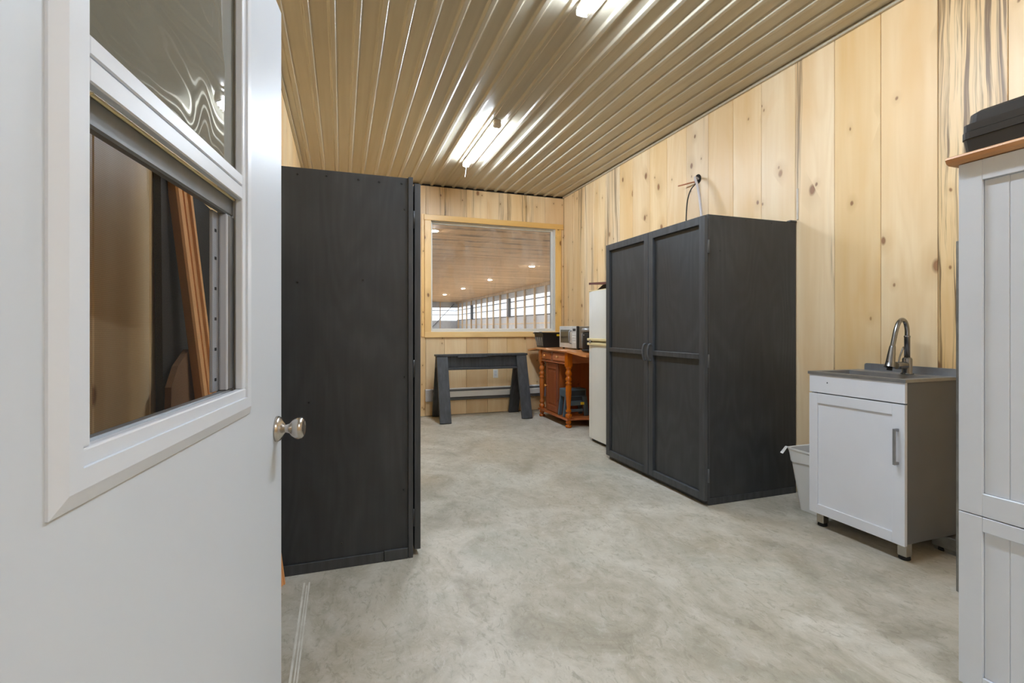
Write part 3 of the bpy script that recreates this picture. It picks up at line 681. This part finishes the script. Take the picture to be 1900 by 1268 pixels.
for x_, z in ((-.36, H-.03), (-.2, H-.032), (-.07, H-.028), (.08, H-.03), (.18, H-.032), (.29, H-.03), (.305, 1.79), (.305, .93), (.30, .35), (-.20, 1.40), (.10, 1.42), (.0, .12), (-.15, .82)):
    MB().lathe([(.0055, 0), (.004, .003)], (x_, Y0, z), (0, -1, 0), 8).build('screw', 'black_plastic', lw)
for z in (.20, .97, 1.74):
    h_ = MB().lathe([(.007, -.045), (.007, .045)], (.351, Y0+.006, z), n=10); h_.build('hinge', 'black_plastic', lw)
lp = MB().tube([(.432, 3.118, 1.03), (.440, 3.12, 1.0), (.452, 3.12, .90), (.456, 3.12, .84), (.440, 3.125, .815), (.42, 3.13, .83), (.428, 3.118, .91)], .006, 8)
tag(lp.build('cord_loop', 'black_rubber'), 'black cord loop hanging from the left wardrobe door handle', 'cord')

# ------------------------------------------------------------------ sawhorse
sh = thing('sawhorse', 'black stained wooden sawhorse standing under the far window', 'sawhorse', (1.74, 6.2, 0))
for x_ in (1.205, 2.275):
    MB().beam((x_, 5.925, .004), (x_, 6.155, .812), .142, .036, (1, 0, 0), .003).build('leg', 'black_wood', sh)
    MB().beam((x_, 6.470, .004), (x_, 6.225, .812), .142, .036, (1, 0, 0), .003).build('leg', 'black_wood', sh)
box('top_plank', 'black_wood', sh, 1.125, 2.36, 6.13, 6.27, .816, .842, .003)
box('broken_slat', 'black_wood', sh, 1.40, 1.80, 6.128, 6.16, .80, .817, .003)
box('beam', 'black_wood', sh, 1.13, 2.355, 6.172, 6.21, .675, .815, .003)
box('lower_rail', 'black_wood', sh, 1.278, 2.20, 6.10, 6.28, .645, .672, .003)

# ------------------------------------------------------------------ baseboard heater and outlet
ht = thing('baseboard_heater', 'long grey white electric baseboard heater on the far wall behind the sawhorse', 'heater', (1.9, YF, .2))
HX0, HX1 = 1.045, 2.78
def hprof(y, z): return (y, z)
body = MB(); pr = [(YF-.001, .205), (YF-.05, .205), (YF-.06, .215), (YF-.06, .232), (YF-.045, .232), (YF-.045, .33), (YF-.035, .36), (YF-.001, .36)]
body.prism([(HX0+.1, y, z) for y, z in pr], (HX1-HX0-.2, 0, 0)); body.build('heater_body', 'heater_dark', ht)
MB().prism([(HX0+.1, YF-.046, .25), (HX0+.1, YF-.064, .25), (HX0+.1, YF-.066, .318), (HX0+.1, YF-.05, .325)], (HX1-HX0-.2, 0, 0)).build('front_panel', 'heater', ht)
MB().prism([(HX0+.1, YF-.001, .352), (HX0+.1, YF-.042, .352), (HX0+.1, YF-.036, .366), (HX0+.1, YF-.001, .366)], (HX1-HX0-.2, 0, 0)).build('top_lip', 'heater', ht)
for a in (HX0, HX1-.1): MB().box(a, a+.1, YF-.068, YF-.001, .203, .364, .006, 2).build('end_cap', 'heater_cap', ht)
ot = thing('wall_outlet', 'white wall outlet plate on the far wall behind the sawhorse', 'outlet', (2.033, YF, .54))
box('cover_plate', 'plate', ot, 1.998, 2.069, YF-.006, YF-.0005, .482, .602, .003)
for z in (.512, .552): box('socket', 'white_lam', ot, 2.018, 2.049, YF-.0085, YF-.0055, z, z+.03, .002)

# ------------------------------------------------------------------ drop-leaf kitchen cart in the corner
kc = thing('kitchen_cart', 'reddish drop-leaf pine kitchen cart with turned legs in the far right corner', 'cart', (2.77, 5.64, 0))
leg = [(.030, 0), (.036, .012), (.034, .028), (.022, .036), (.030, .05), (.033, .065), (.028, .08), (.028, .115), (.034, .125), (.036, .15), (.030, .165), (.024, .175), (.032, .185), (.033, .205), (.024, .222),
       (.0265, .25), (.033, .40), (.0335, .49), (.028, .51), (.035, .52), (.035, .533), (.026, .545), (.034, .56), (.036, .58), (.028, .598), (.026, .61), (.035, .63), (.036, .65), (.028, .672), (.026, .69), (.034, .705), (.034, .727)]
for x_, y_ in ((2.535, 5.235), (2.535, 6.045), (2.99, 5.235), (2.99, 6.045)):
    l_ = MB().lathe([(max(.017, .030+(r-.030)*1.5), z) for r, z in leg], (x_, y_, 0), n=18); l_.box(x_-.036, x_+.036, y_-.036, y_+.036, .724, .892, .004); l_.build('leg', 'leg_wood', kc)
box('table_top', 'leaf_wood', kc, 2.475, 3.03, 5.16, 6.12, .893, .919, .008)
def leaf(y0, z0, y1, z1):
    P = []
    for k in range(9):
        t = k/8; P.append((t, 1-.0))
    m = MB(); x0, x1 = 2.475, 3.03; c = .07
    d = 1 if y1 > y0 else -1
    pts = [(x0, y0), (x0, y1-d*c), (x0+.02, y1-d*.02), (x0+c, y1), (x1-c, y1), (x1-.02, y1-d*.02), (x1, y1-d*c), (x1, y0)]
    zz = lambda y: z0+(z1-z0)*(y-y0)/(y1-y0)
    m.prism([(x, y, zz(y)-.024) for x, y in pts], (0, 0, .022)); return m.build('drop_leaf', 'leaf_wood', kc, 'raised paler drop leaf')
leaf(5.155, .919, 4.70, .885); leaf(6.125, .917, 6.49, .875)
box('apron', 'red_wood_y', kc, 2.515, 2.535, 5.271, 6.009, .875, .893, .001)
box('drawer_rail', 'red_wood_y', kc, 2.508, 2.535, 5.271, 6.009, .744, .762, .003)
box('divider', 'red_wood', kc, 2.512, 2.535, 5.652, 5.682, .762, .875, .001)
box('apron', 'red_wood_y', kc, 2.571, 2.954, 5.225, 5.245, .76, .893, .001)
box('apron', 'red_wood_y', kc, 2.571, 2.954, 6.035, 6.055, .76, .893, .001)
for a, b in ((5.276, 5.648), (5.686, 6.004)):
    d_ = MB().box(2.514, 2.53, a, b, .766, .872, .003).build('drawer', 'red_wood_y', kc)
    MB().box(2.506, 2.516, a+.012, b-.012, .778, .860, .006, 2).build('drawer_front', 'red_wood_y', d_)
    MB().lathe([(.008, 0), (.007, .012), (.015, .02), (.016, .027), (.009, .032)], (2.506, (a+b)/2, .825), (-1, 0, 0), 14).build('knob', 'orange_wood', d_)
# shelf with wavy near edge
m = MB(); P = [(2.50, 5.20)]
P += [(2.50, 6.10), (3.02, 6.10), (3.02, 5.20)] + [(3.02-.52*k/10, 5.20-.035*math.sin(math.pi*k/10*2)*(1 if k < 5 else .6)) for k in range(1, 10)]
m.prism([(x, y, .085) for x, y in P], (0, 0, .024)); m.build('bottom_shelf', 'red_wood_y', kc)
cab = MB().box(2.562, 2.99, 5.545, 5.925, .109, .744, .002).build('cupboard', 'red_wood', kc)
dr_ = MB().box(2.548, 2.562, 5.55, 5.92, .118, .735, .002).build('cupboard_door', 'red_wood', kc)
for q in ((5.55, 5.605, .118, .735), (5.865, 5.92, .118, .735), (5.605, 5.865, .118, .19), (5.605, 5.865, .66, .735)):
    MB().box(2.538, 2.549, q[0], q[1], q[2], q[3], .003).build('door_frame', 'red_wood', dr_)
MB().box(2.541, 2.549, 5.63, 5.84, .22, .63, .007).build('raised_panel', 'red_wood', dr_)
MB().lathe([(.008, 0), (.007, .012), (.015, .02), (.016, .027), (.009, .032)], (2.538, 5.895, .43), (-1, 0, 0), 14).build('knob', 'orange_wood', dr_)
MB().tube([(2.545, 5.99, .744), (2.56, 5.96, .70), (2.60, 5.93, .66)], .008, 8).build('leaf_bracket', 'galv', kc)

# folding step stool on the cart shelf
ss = thing('step_stool', 'slate blue folding step stool with yellow label under the kitchen cart', 'stool', (2.67, 5.41, .109))
Z0 = .109
MB().box(2.535, 2.82, 5.325, 5.50, Z0+.235, Z0+.335, .012, 2).build('seat', 'slate_plastic', ss)
MB().box(2.565, 2.80, 5.3215, 5.326, Z0+.25, Z0+.312, .002).build('seat_recess', 'slate_dark', ss)
MB().box(2.57, 2.79, 5.335, 5.35, Z0+.175, Z0+.24, .004).build('front_panel', 'slate_dark', ss)
MB().box(2.60, 2.76, 5.318, 5.345, Z0+.13, Z0+.19, .006).build('cross_bar', 'slate_plastic', ss)
MB().box(2.585, 2.775, 5.322, 5.34, Z0+.055, Z0+.09, .004).build('lower_bar', 'slate_plastic', ss)
for sgn, xc in ((-1, 2.565), (1, 2.795)):
    for y_ in (5.335, 5.485):
        MB().beam((xc+sgn*.028, y_, Z0+.001), (xc, y_, Z0+.24), .062 if y_ < 5.4 else .05, .03, (1, 0, 0), .006).build('leg', 'slate_plastic', ss)
MB().box(2.735, 2.782, 5.312, 5.3185, Z0+.140, Z0+.172, .001).build('label', 'yellow', ss, 'yellow label')
MB().box(2.588, 2.604, 5.314, 5.3185, Z0+.140, Z0+.172, .001).build('label', 'label_white', ss, 'white label')

# things on the cart
tt = thing('tote_bin', 'open black plastic tote with slotted end on the kitchen cart', 'tote', (2.7, 6.17, .919))
TZ0, TZ1 = .920, 1.115
def tote_wall(nm, a, b, T=.006): pass
bx0, bx1, by0, by1 = 2.555, 2.90, 6.035, 6.27; tx0, tx1, ty0, ty1 = 2.535, 2.93, 6.02, 6.33
m = MB(); o_ = lambda i: [(bx0+i, by0+i, TZ0), (bx1-i, by0+i, TZ0), (bx1-i, by1-i, TZ0), (bx0+i, by1-i, TZ0)]
t_ = lambda i: [(tx0+i, ty0+i, TZ1), (tx1-i, ty0+i, TZ1), (tx1-i, ty1-i, TZ1), (tx0+i, ty1-i, TZ1)]
inn = [(x, y, TZ0+.006) for x, y, z in o_(.006)]
m.loft([o_(0), t_(0), t_(.006), inn]); m.build('body', 'black_plastic', tt)
rm = MB()
for q in ((tx0-.014, tx1+.014, ty0-.014, ty0), (tx0-.014, tx1+.014, ty1, ty1+.014), (tx0-.014, tx0, ty0, ty1), (tx1, tx1+.014, ty0, ty1)): rm.box(q[0], q[1], q[2], q[3], TZ1-.012, TZ1+.004, .003)
rm.build('rim', 'black_plastic', tt)
for k in range(4):
    yb, yt = by0+.02+.055*k, ty0+.03+.075*k
    MB().prism([(bx0-.001, yb, TZ0+.02), (bx0-.001, yb+.028, TZ0+.02), (tx0-.001+.006, yt+.036, TZ1-.06), (tx0-.001+.006, yt, TZ1-.06)], (-.007, 0, 0)).build('rib', 'galv', tt)
MB().box(tx0-.03, tx0+.02, ty0+.06, ty0+.26, TZ1+.004, TZ1+.016, .005).build('handle', 'galv', tt, 'grey metal carrying handle')
MB().box(2.73, 2.80, ty0-.024, ty0-.013, TZ1-.045, TZ1-.02, .003).build('latch', 'yellow', tt, 'yellow latch')

mw = thing('microwave', 'silver microwave oven with black side edge on the kitchen cart', 'microwave', (2.82, 5.475, .919))
MX, MY0, MY1, MZ0, MZ1 = 2.65, 5.225, 5.742, .935, 1.203
box('cabinet', 'micro_body', mw, MX+.02, MX+.34, MY0+.004, MY1-.004, MZ0+.004, MZ1-.003, .006)
dm = MB().box(MX, MX+.02, 5.375, MY1, MZ0, MZ1, .004).build('door', 'micro_front', mw)
MB().box(MX-.003, MX+.001, 5.435, 5.70, MZ0+.06, MZ1-.045, .001).build('window', 'dark_glass', dm)
MB().tube([(MX, 5.398, MZ0+.055), (MX-.028, 5.398, MZ0+.075), (MX-.03, 5.398, MZ1-.075), (MX, 5.398, MZ1-.055)], .008, 8, 4).build('handle', 'steel', dm)
pm = MB().box(MX, MX+.02, MY0+.038, 5.373, MZ0, MZ1, .003).build('control_panel', 'micro_front', mw)
MB().box(MX-.002, MX+.001, MY0+.055, 5.355, MZ1-.06, MZ1-.03, .001).build('display', 'black_plastic', pm)
for r in range(4):
    for c in range(2): MB().box(MX-.003, MX+.001, MY0+.06+.045*c, MY0+.093+.045*c, MZ0+.06+.032*r, MZ0+.082+.032*r, .002).build('button', 'heater', pm)
box('side_strip', 'black_plastic', mw, MX-.001, MX+.02, MY0, MY0+.037, MZ0, MZ1, .003)
for x_, y_ in ((MX+.04, MY0+.05), (MX+.04, MY1-.05), (MX+.3, MY0+.05), (MX+.3, MY1-.05)): MB().lathe([(.014, 0), (.016, .02)], (x_, y_, .919), n=12).build('foot', 'black_rubber', mw)

ck = thing('coffee_maker', 'black coffee maker with silver lid on the cart drop leaf by the fridge', 'coffee maker', (2.66, 4.99, .915))
B0 = .915
MB().lathe([(.066, 0), (.070, .006), (.070, .018), (.064, .022)], (2.66, 4.99, B0), n=28).build('base', 'black_plastic', ck)
MB().lathe([(.058, .02), (.062, .03), (.062, .205), (.058, .215), (.05, .22)], (2.66, 4.99, B0), n=28).build('carafe', 'black_plastic', ck)
MB().lathe([(.058, .22), (.070, .228), (.070, .248), (.062, .262), (.03, .268)], (2.66, 4.99, B0), n=28).build('lid', 'steel', ck)
MB().tube([(2.606, 5.028, B0+.03), (2.600, 5.020, B0+.11), (2.606, 5.028, B0+.20)], .006, 8).build('sight_strip', 'steel', ck)
MB().lathe([(.008, 0), (.007, .004)], (2.601, 4.975, B0+.185), (-1, -.25, 0), 12).build('button', 'steel', ck)

# ------------------------------------------------------------------ refrigerator
fg = thing('refrigerator', 'white top-freezer refrigerator between the kitchen cart and right wardrobe', 'refrigerator', (2.77, 4.27, 0))
box('cabinet', 'cream', fg, 2.50, 3.06, 3.945, 4.595, .03, 1.56, .006)
box('kick_plate', 'black_plastic', fg, 2.49, 2.52, 3.96, 4.58, .004, .05, .002)
def fdoor(nm, z0, z1):
    b = MB(); n = 8; P = []
    for k in range(n+1):
        t = k/n; P.append((2.450+.012*(2*t-1)**4*1.2, 3.948+.645*t))
    P += [(2.498, 4.593), (2.498, 3.948)]
    b.prism([(x, y, z0) for x, y in P], (0, 0, z1-z0)); return b.build(nm, 'fridge', fg)
d1 = fdoor('freezer_door', 1.046, 1.560); d2 = fdoor('fridge_door', .035, 1.032)
MB().box(2.436, 2.470, 3.95, 4.592, 1.048, 1.074, .006, 2).build('handle_strip', 'cream', d1, 'yellowed handle strip')
MB().box(2.436, 2.470, 3.95, 4.592, 1.002, 1.028, .006, 2).build('handle_strip', 'cream', d2, 'yellowed handle strip')
MB().lathe([(.02, 0), (.018, .006)], (2.436, 4.52, 1.040), (-1, 0, 0), 14).build('badge', 'steel', d1)
box('top_cap', 'cream', fg, 2.455, 3.06, 3.948, 4.592, 1.561, 1.57, .003)
ty = thing('tray', 'dark maroon flat tray resting tilted on top of the refrigerator', 'tray', (2.68, 4.35, 1.61))
m = MB(); m.prism([(2.47, 4.06, 1.606), (2.47, 4.60, 1.640), (2.90, 4.60, 1.640), (2.90, 4.06, 1.606)], (0, 0, .010)); m.build('base', 'maroon', ty)
for q in ((2.47, 2.478, 4.06, 4.60),): 
    MB().prism([(2.466, 4.055, 1.603), (2.466, 4.605, 1.637), (2.476, 4.605, 1.637), (2.476, 4.055, 1.603)], (0, 0, .022)).build('lip', 'maroon', ty)
bk = MB().loft([[(2.50, 4.05, 1.571), (2.86, 4.05, 1.571), (2.86, 4.50, 1.571), (2.50, 4.50, 1.571)], [(2.52, 4.05, 1.602), (2.84, 4.05, 1.602), (2.84, 4.40, 1.624), (2.52, 4.40, 1.624)]])
tag(bk.build('dark_dish', 'black_plastic'), 'low black dish under the maroon tray on the refrigerator', 'dish')

# ------------------------------------------------------------------ wires from the hole in the right wall
hc = (XR, 3.667, 2.545)
ho = MB().lathe([(.043, -.001), (.045, .004), (.036, .005), (.034, -.001)], hc, (-1, 0, 0), 24, cap=False)
ho.lathe([(.036, .0005), (.001, .0012)], hc, (-1, 0, 0), 24)
ho = ho.build('cable_hole', 'dark_gap', wr, 'rough dark cable hole')
tag(MB().tube([(3.08, 3.66, 2.52), (3.05, 3.67, 2.49), (3.02, 3.69, 2.44), (3.0, 3.71, 2.33), (2.97, 3.69, 2.10), (2.95, 3.66, 1.947)], .0055, 8).build('black_cable', 'black_rubber'), 'thin black cable hanging from wall hole behind the right wardrobe top', 'cable')
tag(MB().tube([(3.08, 3.655, 2.545), (3.04, 3.645, 2.55), (3.0, 3.60, 2.52), (2.975, 3.53, 2.40), (2.955, 3.47, 2.18), (2.95, 3.45, 1.947)], .011, 10).build('white_cable', 'white_cable'), 'thick white cable arching from the wall hole down to the right wardrobe top', 'cable')
tag(MB().tube([(3.082, 3.675, 2.52), (3.06, 3.70, 2.525), (3.03, 3.79, 2.525), (3.02, 3.86, 2.53)], .0065, 8).build('wire_stub', 'copper'), 'short orange brown wire stub poking out of the wall hole', 'wire')
gs = MB().box(XR-.006, XR-.0005, 2.620, 2.636, 1.955, 2.18, .002).build('lath_strip', 'lath')
tag(gs, 'narrow grey strip on the right wall above the wardrobe back corner', 'strip')

# ------------------------------------------------------------------ sink cabinet
sk = thing('sink_cabinet', 'small white utility sink cabinet on square metal legs by the right wall', 'cabinet', (2.87, 1.92, 0))
SX0, SX1, SY0, SY1 = 2.675, 3.065, 1.658, 2.182
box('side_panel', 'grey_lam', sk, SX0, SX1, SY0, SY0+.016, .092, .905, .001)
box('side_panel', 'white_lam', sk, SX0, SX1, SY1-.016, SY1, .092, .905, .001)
box('bottom_panel', 'white_lam', sk, SX0, SX1, SY0+.016, SY1-.016, .092, .108, .001)
box('back_panel', 'white_lam', sk, SX1-.012, SX1, SY0+.016, SY1-.016, .108, .905, .001)
dd = MB().box(2.662, 2.674, SY0-.002, SY1+.002, .085, .794, .0015).build('door', 'white_lam', sk)
for q in ((SY0-.002, SY0+.058, .085, .794), (SY1-.052, SY1+.002, .085, .794), (SY0+.058, SY1-.052, .085, .14), (SY0+.058, SY1-.052, .738, .794)):
    MB().box(2.654, 2.663, q[0], q[1], q[2], q[3], .0012).build('door_frame', 'white_lam', dd)
hb = MB().box(2.622, 2.632, 1.682, 1.694, .49, .672, .001); hb.box(2.632, 2.656, 1.682, 1.694, .49, .503, .001); hb.box(2.632, 2.656, 1.682, 1.694, .659, .672, .001)
hb.build('bar_handle', 'steel', dd)
fd = MB().box(2.656, 2.674, SY0-.002, SY1+.002, .800, .906, .0015).build('false_drawer', 'white_lam', sk)
MB().lathe([(.004, 0), (.003, .001)], (2.656, 2.07, .862), (-1, 0, 0), 10).build('screw_hole', 'black_rubber', fd)
for x_, y_ in ((2.715, 1.695), (2.715, 2.145), (3.02, 1.695), (3.02, 2.145)):
    l_ = MB().box(x_-.022, x_+.022, y_-.022, y_+.022, .018, .093, .002).build('leg', 'galv' if x_ > 2.8 else 'nickel', sk)
    MB().lathe([(.024, 0), (.026, .005), (.024, .018)], (x_, y_, 0), n=16).build('foot_pad', 'black_rubber', l_)
top = MB(); a0, a1, b0, b1 = 2.650, 3.078, 1.650, 2.190; c0, c1, e0, e1 = 2.684, 2.945, 1.690, 2.150
for q in ((a0, c0, b0, b1), (c1, a1, b0, b1), (c0, c1, b0, e0), (c0, c1, e1, b1)): top.box(q[0], q[1], q[2], q[3], .906, .922)
top.build('sink_top', 'steel', sk)
bs = MB(); zb = .78
bs.loft([[(c0, e0, .922), (c1, e0, .922), (c1, e1, .922), (c0, e1, .922)], [(c0+.015, e0+.015, zb), (c1-.015, e0+.015, zb), (c1-.015, e1-.015, zb), (c0+.015, e1-.015, zb)]], cap=False)
vs2 = list(bs.bm.verts)[4:]; bs.bm.faces.new(vs2); bs.build('basin', 'steel', sk)
sp = MB(); Yp = [(1.652, .922), (2.148, .922), (2.148, .952), (2.143, .960), (2.135, .963), (1.652, .963)]
sp.prism([(3.072, y, z) for y, z in Yp], (.007, 0, 0)); sp.build('backsplash', 'steel', sk)

fa = thing('faucet', 'brushed steel pull-down gooseneck faucet on the utility sink', 'faucet', (2.98, 1.847, .922))
MB().lathe([(.030, 0), (.030, .006), (.0235, .010), (.0235, .085), (.019, .094)], (2.98, 1.847, .922), n=24).build('base', 'chrome_dark', fa)
MB().lathe([(.014, .09), (.014, .205), (.0155, .207), (.0155, .213), (.0125, .216)], (2.98, 1.847, .922), n=20).build('riser', 'chrome_dark', fa)
MB().tube([(2.98, 1.847, 1.13), (2.979, 1.847, 1.175), (2.962, 1.846, 1.214), (2.935, 1.845, 1.226), (2.905, 1.843, 1.21), (2.88, 1.841, 1.17), (2.858, 1.839, 1.11), (2.846, 1.838, 1.075)], .0115, 14).build('spout', 'chrome_dark', fa)
MB().tube([(2.848, 1.838, 1.082), (2.836, 1.836, 1.04), (2.822, 1.833, .99), (2.815, 1.832, .966)], lambda t: .0135+.013*t, 18).build('spray_head', 'chrome_dark', fa)
MB().lathe([(.013, 0), (.013, .016)], (2.811, 1.831, .950), (.2, 0, 1), 16).build('nozzle', 'black_rubber', fa)
MB().beam((2.806, 1.834, 1.0), (2.797, 1.834, .965), .012, .008, (0, 1, 0), .002).build('spray_button', 'black_rubber', fa)
MB().lathe([(.020, 0), (.021, .004), (.021, .062), (.0195, .066)], (2.965, 1.845, .972), (-.8, .12, 0), 22).build('valve_handle', 'chrome_dark', fa)
MB().tube([(2.918, 1.852, .985), (2.925, 1.85, 1.02), (2.95, 1.846, 1.075)], .0045, 8, 3).build('lever', 'chrome_dark', fa)

# ------------------------------------------------------------------ waste bin
wb = thing('waste_bin', 'slim white plastic waste bin with a bag liner between wardrobe and sink', 'bin', (2.92, 2.33, 0))
def rr(x0, x1, y0, y1, z, r=.02, n=4, wob=0):
    P = []
    for cx, cy, a in ((x1-r, y1-r, 0), (x0+r, y1-r, 90), (x0+r, y0+r, 180), (x1-r, y0+r, 270)):
        for k in range(n+1):
            t = R(a+90*k/n); P.append((cx+r*math.cos(t), cy+r*math.sin(t), z+(random.uniform(-wob, wob) if wob else 0)))
    return P
BX = (2.812, 3.02, 2.225, 2.385); TX = (2.765, 3.06, 2.20, 2.43)
m = MB(); m.loft([rr(*BX, .002), rr(*[b+(t-b)*.98 for b, t in zip(BX, TX)], .39), rr(TX[0]+.004, TX[1]-.004, TX[2]+.004, TX[3]-.004, .385), rr(BX[0]+.004, BX[1]-.004, BX[2]+.004, BX[3]-.004, .008)])
m.build('bin_body', 'bin', wb)
m = MB(); f_ = lambda e, z, wob: rr(TX[0]-e, TX[1]+e, TX[2]-e, TX[3]+e, z, .025, 5, wob)
m.loft([f_(-.0045, .322, .014), f_(-.0005, .350, .003), f_(.004, .38, .003), f_(.009, .392, .002), f_(.009, .402, .002), f_(-.004, .400, .002), f_(-.02, .30, .0)], cap=False)
m.build('bag_liner', 'bag', wb)
MB().prism([(TX[0]-.012, TX[3]-.01, .402), (TX[0]-.010, TX[3]+.012, .40), (TX[0]-.045, TX[3]+.018, .362), (TX[0]-.040, TX[3]+.002, .358)], (.004, .002, .004)).build('bag_tie', 'bag', wb)

# ------------------------------------------------------------------ tall white cabinet at the right edge
wc = thing('white_cabinet', 'tall white wooden cabinet with grooved door panels at the right edge', 'cabinet', (2.16, .72, 0))
CX, CY0, CY1, CZ, CB = 1.90, .42, 1.0245, 1.713, 2.42
box('side_panel', 'white_cab', wc, CX+.022, CB, CY1-.018, CY1, 0, CZ, .001)
box('side_panel', 'white_cab', wc, CX+.022, CB, CY0, CY0+.018, 0, CZ, .001)
box('back_panel', 'white_cab', wc, CB-.015, CB-.002, CY0+.018, CY1-.018, .03, CZ-.02, 0)
box('top_panel', 'white_cab', wc, CX+.022, CB, CY0+.018, CY1-.018, CZ-.02, CZ-.001, 0)
box('bottom_panel', 'white_cab', wc, CX+.022, CB-.015, CY0+.018, CY1-.018, .01, .03, 0)
def bead_door(z0, z1, top_rail, bot_rail):
    d = MB().box(CX+.014, CX+.021, CY0+.002, CY1-.001, z0, z1).build('door', 'white_cab', wc)
    st = .0625
    for q in ((CY1-st, CY1, z0, z1), (CY0, CY0+st, z0, z1), (CY0+st, CY1-st, z1-top_rail, z1), (CY0+st, CY1-st, z0, z0+bot_rail)):
        MB().box(CX, CX+.021, q[0], q[1], q[2], q[3], .0015).build('door_frame', 'white_cab', d)
    y = CY1-st
    while y > CY0+st+.01:
        y2 = max(CY0+st, y-.063)
        MB().box(CX+.009, CX+.015, y2+.0002, y-.0002, z0+bot_rail, z1-top_rail, .0022).build('board', 'white_cab', d); y = y2
bead_door(.588, CZ-.002, .065, .071); bead_door(.03, .585, .046, .05)
cp = MB(); prof = [(CX-.025, CZ+.023), (CX-.028, CZ+.017), (CX-.023, CZ+.006), (CX-.009, CZ), (CB, CZ), (CB, CZ+.027), (CX-.017, CZ+.027)]
cp.prism([(x, CY0-.02, z) for x, z in prof], (0, CY1+.022-CY0+.02, 0))
cp.build('top_board', 'cap_wood', wc, 'unpainted rounded wooden top board')
tc = thing('tool_case', 'black plastic tool case lying on top of the tall white cabinet', 'case', (2.1, .78, CZ+.028))
K0, K1, L0, L1, B = 1.90, 2.26, .56, 1.026, CZ+.0275
def shell(z0, z1, i0, i1, nm):
    m = MB(); m.loft([rr(K0+i0, K1-i0, L0+i0, L1-i0, z0, .03), rr(K0+i1, K1-i1, L0+i1, L1-i1, z1, .03)]); return m.build(nm, 'case_plastic', tc)
shell(B, B+.047, .007, .002, 'lower_shell'); shell(B+.048, B+.070, .0, .0, 'lower_rim'); shell(B+.0715, B+.0945, .002, .002, 'upper_rim')
m = MB(); m.loft([rr(K0+.012, K1-.012, L0+.012, L1-.012, B+.0945, .03), rr(K0+.014, K1-.014, L0+.014, L1-.014, B+.126, .03), rr(K0+.026, K1-.026, L0+.026, L1-.026, B+.136, .03)]); m.build('lid', 'case_plastic', tc)
MB().box(K0-.012, K0+.004,   .75, .79, B+.038, B+.09, .004).build('latch', 'case_plastic', tc)
gl = thing('metal_post', 'narrow galvanised steel post between the utility sink and white cabinet', 'post', (2.64, 1.425, 0))
gp = MB().box(2.60, 2.66, 1.405, 1.412, 0, 1.57, .002); gp.box(2.60, 2.607, 1.37, 1.412, 0, 1.57, .002); gp.build('angle', 'galv', gl)
for z in (.9, 1.545): MB().lathe([(.005, 0), (.004, .003)], (2.60, 1.395, z), (-1, 0, 0), 8).build('bolt', 'steel', gl)
gb = MB().box(2.99, 3.075, 1.46, 1.735, .02, .086, .004); gb.box(3.0, 3.07, 1.47, 1.725, 0, .02)
tag(gb.build('pipe_box', 'galv'), 'small grey pipe box on the floor behind the sink cabinet', 'box')
